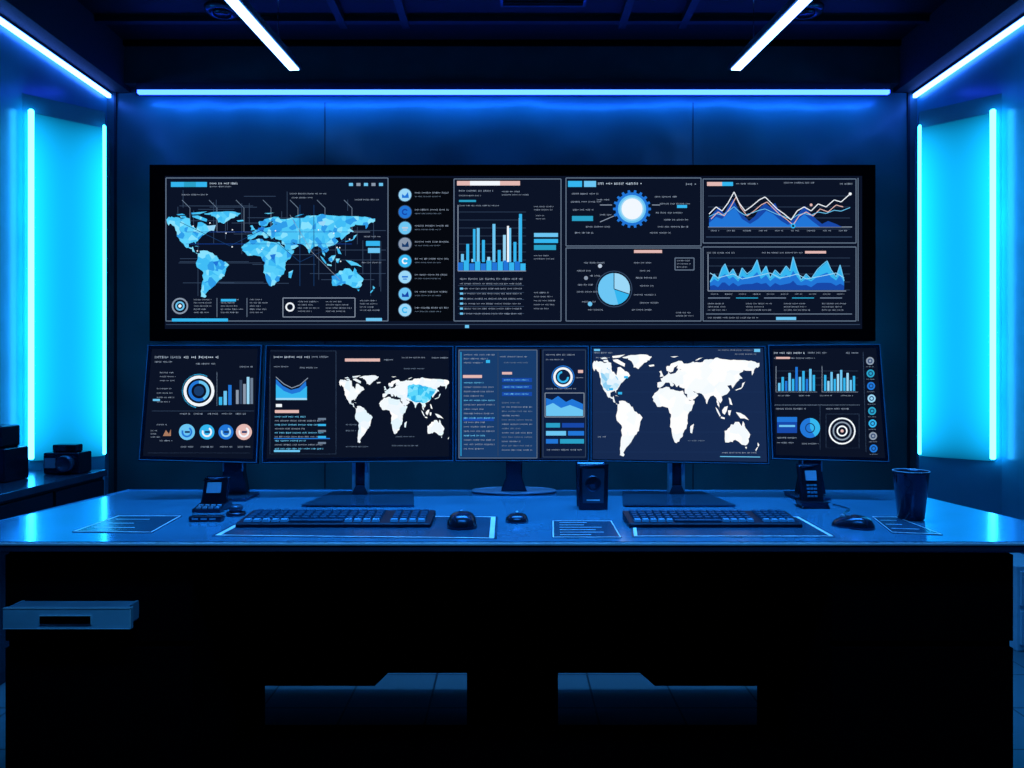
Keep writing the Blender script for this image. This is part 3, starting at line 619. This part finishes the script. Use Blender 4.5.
def keyboard(x0, x1, y0, y1, label, z=.752):
    c = Vector(((x0+x1)/2, (y0+y1)/2, z)); t = thing('keyboard', c, label, 'keyboard', 'keyboards on the desk')
    W = x1-x0; D = y1-y0
    b = MB(); b.prism([(x0, y0, z), (x0, y1, z), (x0, y1, z+.024), (x0, y0+.004, z+.012), (x0, y0, z+.009)], (W, 0, 0), M_kcase); b.build('case', t, bevel=.003)
    nr = 5; nc = 20; kw = (W-.03)/nc; kd = (D-.02)/nr
    slope = math.atan2(.012, D)
    proto = None; proto2 = None
    for r in range(nr):
        for q in range(nc):
            if r == 0 and 4 < q < 11: continue
            if q == 15: continue
            X = x0+.015+kw*(q+.5); Yk = y0+.01+kd*(r+.5); Z = z+.0125+.012*(Yk-y0)/D
            pale = (q*7+r*3) % 7 == 0  # paler caps put the blue-white glint on the keys into their colour
            if (proto2 if pale else proto) is None:
                kb = MB(); kb.M = Matrix.Rotation(slope, 4, 'X')
                hw, hd = kw*.40, kd*.38
                kb.add([(-hw,-hd,0),(hw,-hd,0),(hw,hd,0),(-hw,hd,0),(-hw*.82,-hd*.75,.007),(hw*.82,-hd*.75,.007),(hw*.82,hd*.8,.007),(-hw*.82,hd*.8,.007)], [(4,5,6,7),(0,1,5,4),(1,2,6,5),(2,3,7,6),(3,0,4,7),(3,2,1,0)], M_keylit if pale else M_key)
                me = bpy.data.meshes.new('key'); me.from_pydata([tuple(v) for v in kb.v], [], kb.f); me.materials.append(kb.mats[0])
                if pale: proto2 = me
                else: proto = me
            o = bpy.data.objects.new('key', proto2 if pale else proto); COL.objects.link(o); o.parent = t; o.location = Vector((X, Yk, Z))-c
    kb = MB(); X = x0+.015+kw*8; Yk = y0+.01+kd*.5
    kb.box((X-kw*2.9, Yk-kd*.4, z+.012), (X+kw*2.9, Yk+kd*.4, z+.0195), M_key); kb.build('space_bar', t, bevel=.002)
    return t
keyboard(-.812, -.240, 2.20, 2.35, 'black keyboard in front of the small world map monitor, on the left mat')
keyboard(.345, .853, 2.20, 2.34, 'black keyboard in front of the large white world map monitor, on the right mat')

def mouse(px, py, rot, L, Wd, label, z, cable=None, hgt=.036):
    p = on(px, py, z); t = thing('computer_mouse', p, label, 'mouse', None)
    Mx = Matrix.Translation(p) @ Matrix.Rotation(rot, 4, 'Z')
    def shell(b, m):
        nu, nv = 24, 9; vs = []; fs = []
        for i in range(nv):
            ph = (math.pi/2)*i/(nv-1)
            for k in range(nu):
                a = 2*math.pi*k/nu; ca, sa = math.cos(a), math.sin(a)
                x = Wd/2*(abs(ca)**.8)*math.copysign(1, ca)*math.cos(ph)**.6*(1-.12*max(0, sa)); y = L/2*(abs(sa)**.85)*math.copysign(1, sa)*math.cos(ph)**.6
                zz = hgt*math.sin(ph)*(1-.28*(y/(L/2)+.2 if y > 0 else 0)); vs.append((x, y, zz))
        for i in range(nv-1):
            for k in range(nu): fs.append((i*nu+k, i*nu+(k+1)%nu, (i+1)*nu+(k+1)%nu, (i+1)*nu+k))
        fs.append(tuple(range(nu))[::-1]); b.add(vs, fs, m, True)
    b = MB(); b.M = Mx; shell(b, M_blk2); b.build('body', t)
    b = MB(); b.M = Mx; b.lathe((-.004, L*.24, hgt*.80), [(.006, 0), (.007, .002), (.007, .006), (.006, .008)], M_drawer, 16, axis=(1,0,0)); b.build('scroll_wheel', t)
    b = MB(); b.M = Mx; b.box((-.001, L*.06, hgt*.9), (.001, L*.16, hgt*.985), M_drawer); b.build('button_seam', t)
    if cable:
        b = MB(); b.tube([on(x, y, .753) for x, y in cable], .0018, M_blk2, 6); b.build('cable', t)
    return t
mouse(462, 526, .1, .125, .090, 'black mouse on the left mat, right of the left keyboard', .752, hgt=.045)
mouse(853, 527, .9, .12, .075, 'black wired mouse right of the right keyboard, near the cup', .7502, cable=[(849,519),(843,513),(850,509),(841,506),(832,504)])
mouse(517, 521, 0, .085, .070, 'small dark mouse in the middle of the desk between the two mats', .7502, hgt=.026)

# small speaker near centre
p = on(592, 508); W = .044; t = thing('desktop_speaker', (p.x, p.y, ZT), 'small upright black speaker standing between the centre and large map monitors', 'speaker')
b = MB(); b.prism([(p.x-W*.92, p.y-.035, ZT), (p.x+W*.92, p.y-.035, ZT), (p.x+W, p.y-.03, .895), (p.x-W, p.y-.03, .895)], (0, .07, 0), M_blk2); b.build('cabinet', t, bevel=.008)
b = MB(); b.prism([(p.x-W*.75, p.y-.0385, .775), (p.x+W*.75, p.y-.0385, .775), (p.x+W*.8, p.y-.0345, .885), (p.x-W*.8, p.y-.0345, .885)], (0, .004, 0), M_stand); b.build('grille', t, bevel=.003)
b = MB(); b.lathe((p.x, p.y-.037, .838), [(.026, 0), (.027, .003), (.022, .004), (.010, .001), (.006, .004)], M_blk2, 24, axis=(0,-1,.03)); b.build('driver', t)
b = MB(); b.box((p.x-W*.5, p.y-.0395, .781), (p.x+W*.5, p.y-.036, .785), M_line); b.build('name_plate', t)

# cup
p = on(911, 519); t = thing('cup', p, 'tall tapered black cup at the right end of the desk', 'cup')
b = MB(); b.lathe(p, [(.034, 0), (.038, .003), (.052, .146), (.0535, .150), (.051, .150), (.048, .145), (.036, .012), (.001, .010)], M_cup, 48); b.build('body', t)
b = MB(); b.lathe(p+Vector((0,0,.1497)), [(.0530, 0), (.0537, .001), (.0528, .0022), (.0512, .0022), (.0508, .0005)], M_drawer, 48, cap=False); b.build('rim', t)

# desk phone (left): upright handset on a small keypad base
p = on(207, 512); t = thing('desk_phone', p, 'small black desk phone with an upright handset, left of the left keyboard', 'phone')
x, y = p.x, p.y
b = MB(); b.prism([(x-.042, y-.015, .7505), (x-.042, y+.09, .7505), (x-.042, y+.09, .778), (x-.042, y+.05, .772), (x-.042, y-.015, .760)], (.09, 0, 0), M_blk2); b.build('base', t, bevel=.005)
b = MB(); b.prism([(x-.030, y+.045, .774), (x+.036, y+.045, .774), (x+.038, y+.055, .848), (x-.026, y+.055, .848)], (0, .028, 0), M_blk2); b.build('handset', t, bevel=.009)
b = MB(); b.prism([(x-.020, y+.0425, .806), (x+.026, y+.0425, .806), (x+.028, y+.0495, .840), (x-.018, y+.0495, .840)], (0, .007, 0), M_drawer); b.build('display', t)
for r in range(2):
    for q in range(4):
        b = MB(); xx = x-.034+q*.020; yy = y-.006+r*.020; zz = .763+r*.004; b.box((xx, yy, zz-.002), (xx+.013, yy+.011, zz+.004), M_keylit if q == 3 else M_drawer); b.build('button', t, bevel=.001)
p = on(206, 521); x, y = p.x, p.y; t = thing('usb_hub', p, 'small flat black box in front of the desk phone', 'hub')
b = MB(); b.box((x-.05, y-.012, .75), (x+.05, y+.022, .766), M_blk2); b.build('body', t, bevel=.004)
for k in range(3):
    b = MB(); b.box((x-.038+k*.027, y-.0135, .756), (x-.020+k*.027, y-.0115, .761), M_drawer); b.build('port', t)
p = on(236, 515); x, y = p.x, p.y; t = thing('rotary_knob', p, 'small round black knob between the desk phone and the left keyboard', 'knob')
b = MB(); b.lathe(p, [(.030, 0), (.031, .006), (.029, .010)], M_blk2, 28); b.build('base', t)
b = MB(); b.lathe(p+Vector((0,0,.010)), [(.020, 0), (.021, .016), (.017, .022), (.002, .022)], M_stand, 28); b.build('dial', t)

# handset in cradle (right)
p = on(812, 507); x, y = p.x, p.y; t = thing('cordless_phone', p, 'black cordless handset standing in front of the rightmost monitor stand', 'phone')
b = MB(); b.prism([(x-.045, y-.03, .7505), (x+.045, y-.03, .7505), (x+.04, y+.04, .7505), (x-.04, y+.04, .7505)], (0,0,.02), M_blk2); b.build('cradle', t, bevel=.006)
b = MB(); b.prism([(x-.027, y-.01, .765), (x+.027, y-.01, .765), (x+.030, y+.02, .885), (x-.030, y+.02, .885)], (0, .022, 0), M_blk2); b.build('handset', t, bevel=.008)
b = MB(); b.prism([(x-.018, y+.0035, .84), (x+.018, y+.0035, .84), (x+.019, y+.0125, .872), (x-.019, y+.0125, .872)], (0, .005, 0), M_drawer); b.build('display', t)
for r in range(4):
    for q in range(3):
        zz = .785+r*.012; b = MB(); b.box((x-.017+q*.012, y-.013+(zz-.765)*.25, zz), (x-.008+q*.012, y-.004+(zz-.765)*.25, zz+.006), M_keylit); b.build('button', t)

# ------------------------------------------------------------ left low cabinet with items
cx0, cx1, cy0, cy1, cz = -2.375, -1.956, 2.4, 3.62, .743
t = thing('low_cabinet', ((cx0+cx1)/2, (cy0+cy1)/2, 0), 'low black cabinet along the left wall under the cyan light panel', 'cabinet')
b = MB(); b.box((cx0, cy0, .0), (cx1-.02, cy1, cz-.03), M_blk2); b.build('body', t, bevel=.003)
b = MB(); b.box((cx0, cy0, cz-.03), (cx1, cy1, cz), M_stand); b.build('top', t, bevel=.003)
for k in range(3):
    ya = cy0+.02+k*.4; dd = MB(); dd.box((cx1-.02, ya, .06), (cx1-.004, ya+.38, cz-.045), M_blk2); o = dd.build('door', t, bevel=.002)
    dd = MB(); dd.box((cx1-.004, ya+.33, .40), (cx1+.008, ya+.342, .55), M_stand); dd.build('handle', o, root=t)
q = Vector((-2.14, 3.26, cz+.0005)); t = thing('storage_case', q, 'black case with a smaller block on top, at the left end of the low cabinet', 'case')
b = MB(); b.box((q.x-.12, q.y-.1, q.z), (q.x-.000, q.y+.06, cz+.145), M_blk2); b.build('body', t, bevel=.008)
b = MB(); b.box((q.x-.115, q.y-.08, cz+.145), (q.x-.03, q.y+.05, cz+.24), M_blk2); b.build('upper_block', t, bevel=.01)
b = MB(); b.box((q.x-.10, q.y-.104, cz+.06), (q.x-.03, q.y-.1, cz+.075), M_drawer); b.build('latch', t)
b = MB(); b.box((q.x-.09, q.y-.084, cz+.18), (q.x-.05, q.y-.08, cz+.215), M_drawer); b.build('display', t)
q = Vector((-2.075, 3.46, cz+.0005)); t = thing('camera', q, 'boxy black camera with a stubby round lens, right of the case on the low cabinet', 'camera')
b = MB(); b.box((q.x-.08, q.y-.02, q.z), (q.x+.085, q.y+.09, cz+.10), M_blk2); b.build('body', t, bevel=.008)
b = MB(); b.lathe((q.x+.035, q.y-.02, cz+.052), [(.036, 0), (.038, .02), (.035, .04), (.030, .04), (.026, .034), (.001, .030)], M_stand, 28, axis=(0,-1,0)); b.build('lens', t)
b = MB(); b.box((q.x-.07, q.y-.024, cz+.03), (q.x-.022, q.y-.02, cz+.075), M_drawer); b.build('grip_panel', t)
b = MB(); b.box((q.x-.05, q.y+.0, cz+.10), (q.x+.06, q.y+.06, cz+.135), M_blk2); b.build('viewfinder', t, bevel=.006)

xa, xb = (2.19, 2.372); Y = 3.25
t = thing('drawer_unit', ((xa+xb)/2, Y+.15, 0), 'low grey drawer box on the floor by the right wall', 'drawers')
b = MB(); b.box((xa, Y, 0), (xb, Y+.34, .37), M_front); b.build('body', t, bevel=.006)
for k in range(2):
    dd = MB(); dd.box((xa+.012, Y-.012, .03+k*.17), (xb-.012, Y, .18+k*.17), M_front); o = dd.build('drawer', t, bevel=.003)
    dd = MB(); dd.box((xa+.05, Y-.02, .12+k*.17), (xb-.05, Y-.012, .14+k*.17), M_black); dd.build('handle', o, root=t)

# ------------------------------------------------------------ world, camera
w = bpy.data.worlds.new('world'); SC.world = w; w.use_nodes = True
w.node_tree.nodes['Background'].inputs[0].default_value = (.002, .008, .03, 1); w.node_tree.nodes['Background'].inputs[1].default_value = .3
cd = bpy.data.cameras.new('camera'); cam = bpy.data.objects.new('camera', cd); COL.objects.link(cam)
cam.location = CAM; cam.rotation_euler = (math.pi/2, 0, 0); cd.sensor_width = 36; cd.lens = F/1024*36
cd.shift_y = -(384-CY)/1024; cd.clip_start = .05
SC.camera = cam
try:
    SC.view_settings.view_transform = 'Standard'; SC.view_settings.look = 'None'
except Exception as e: print(e)
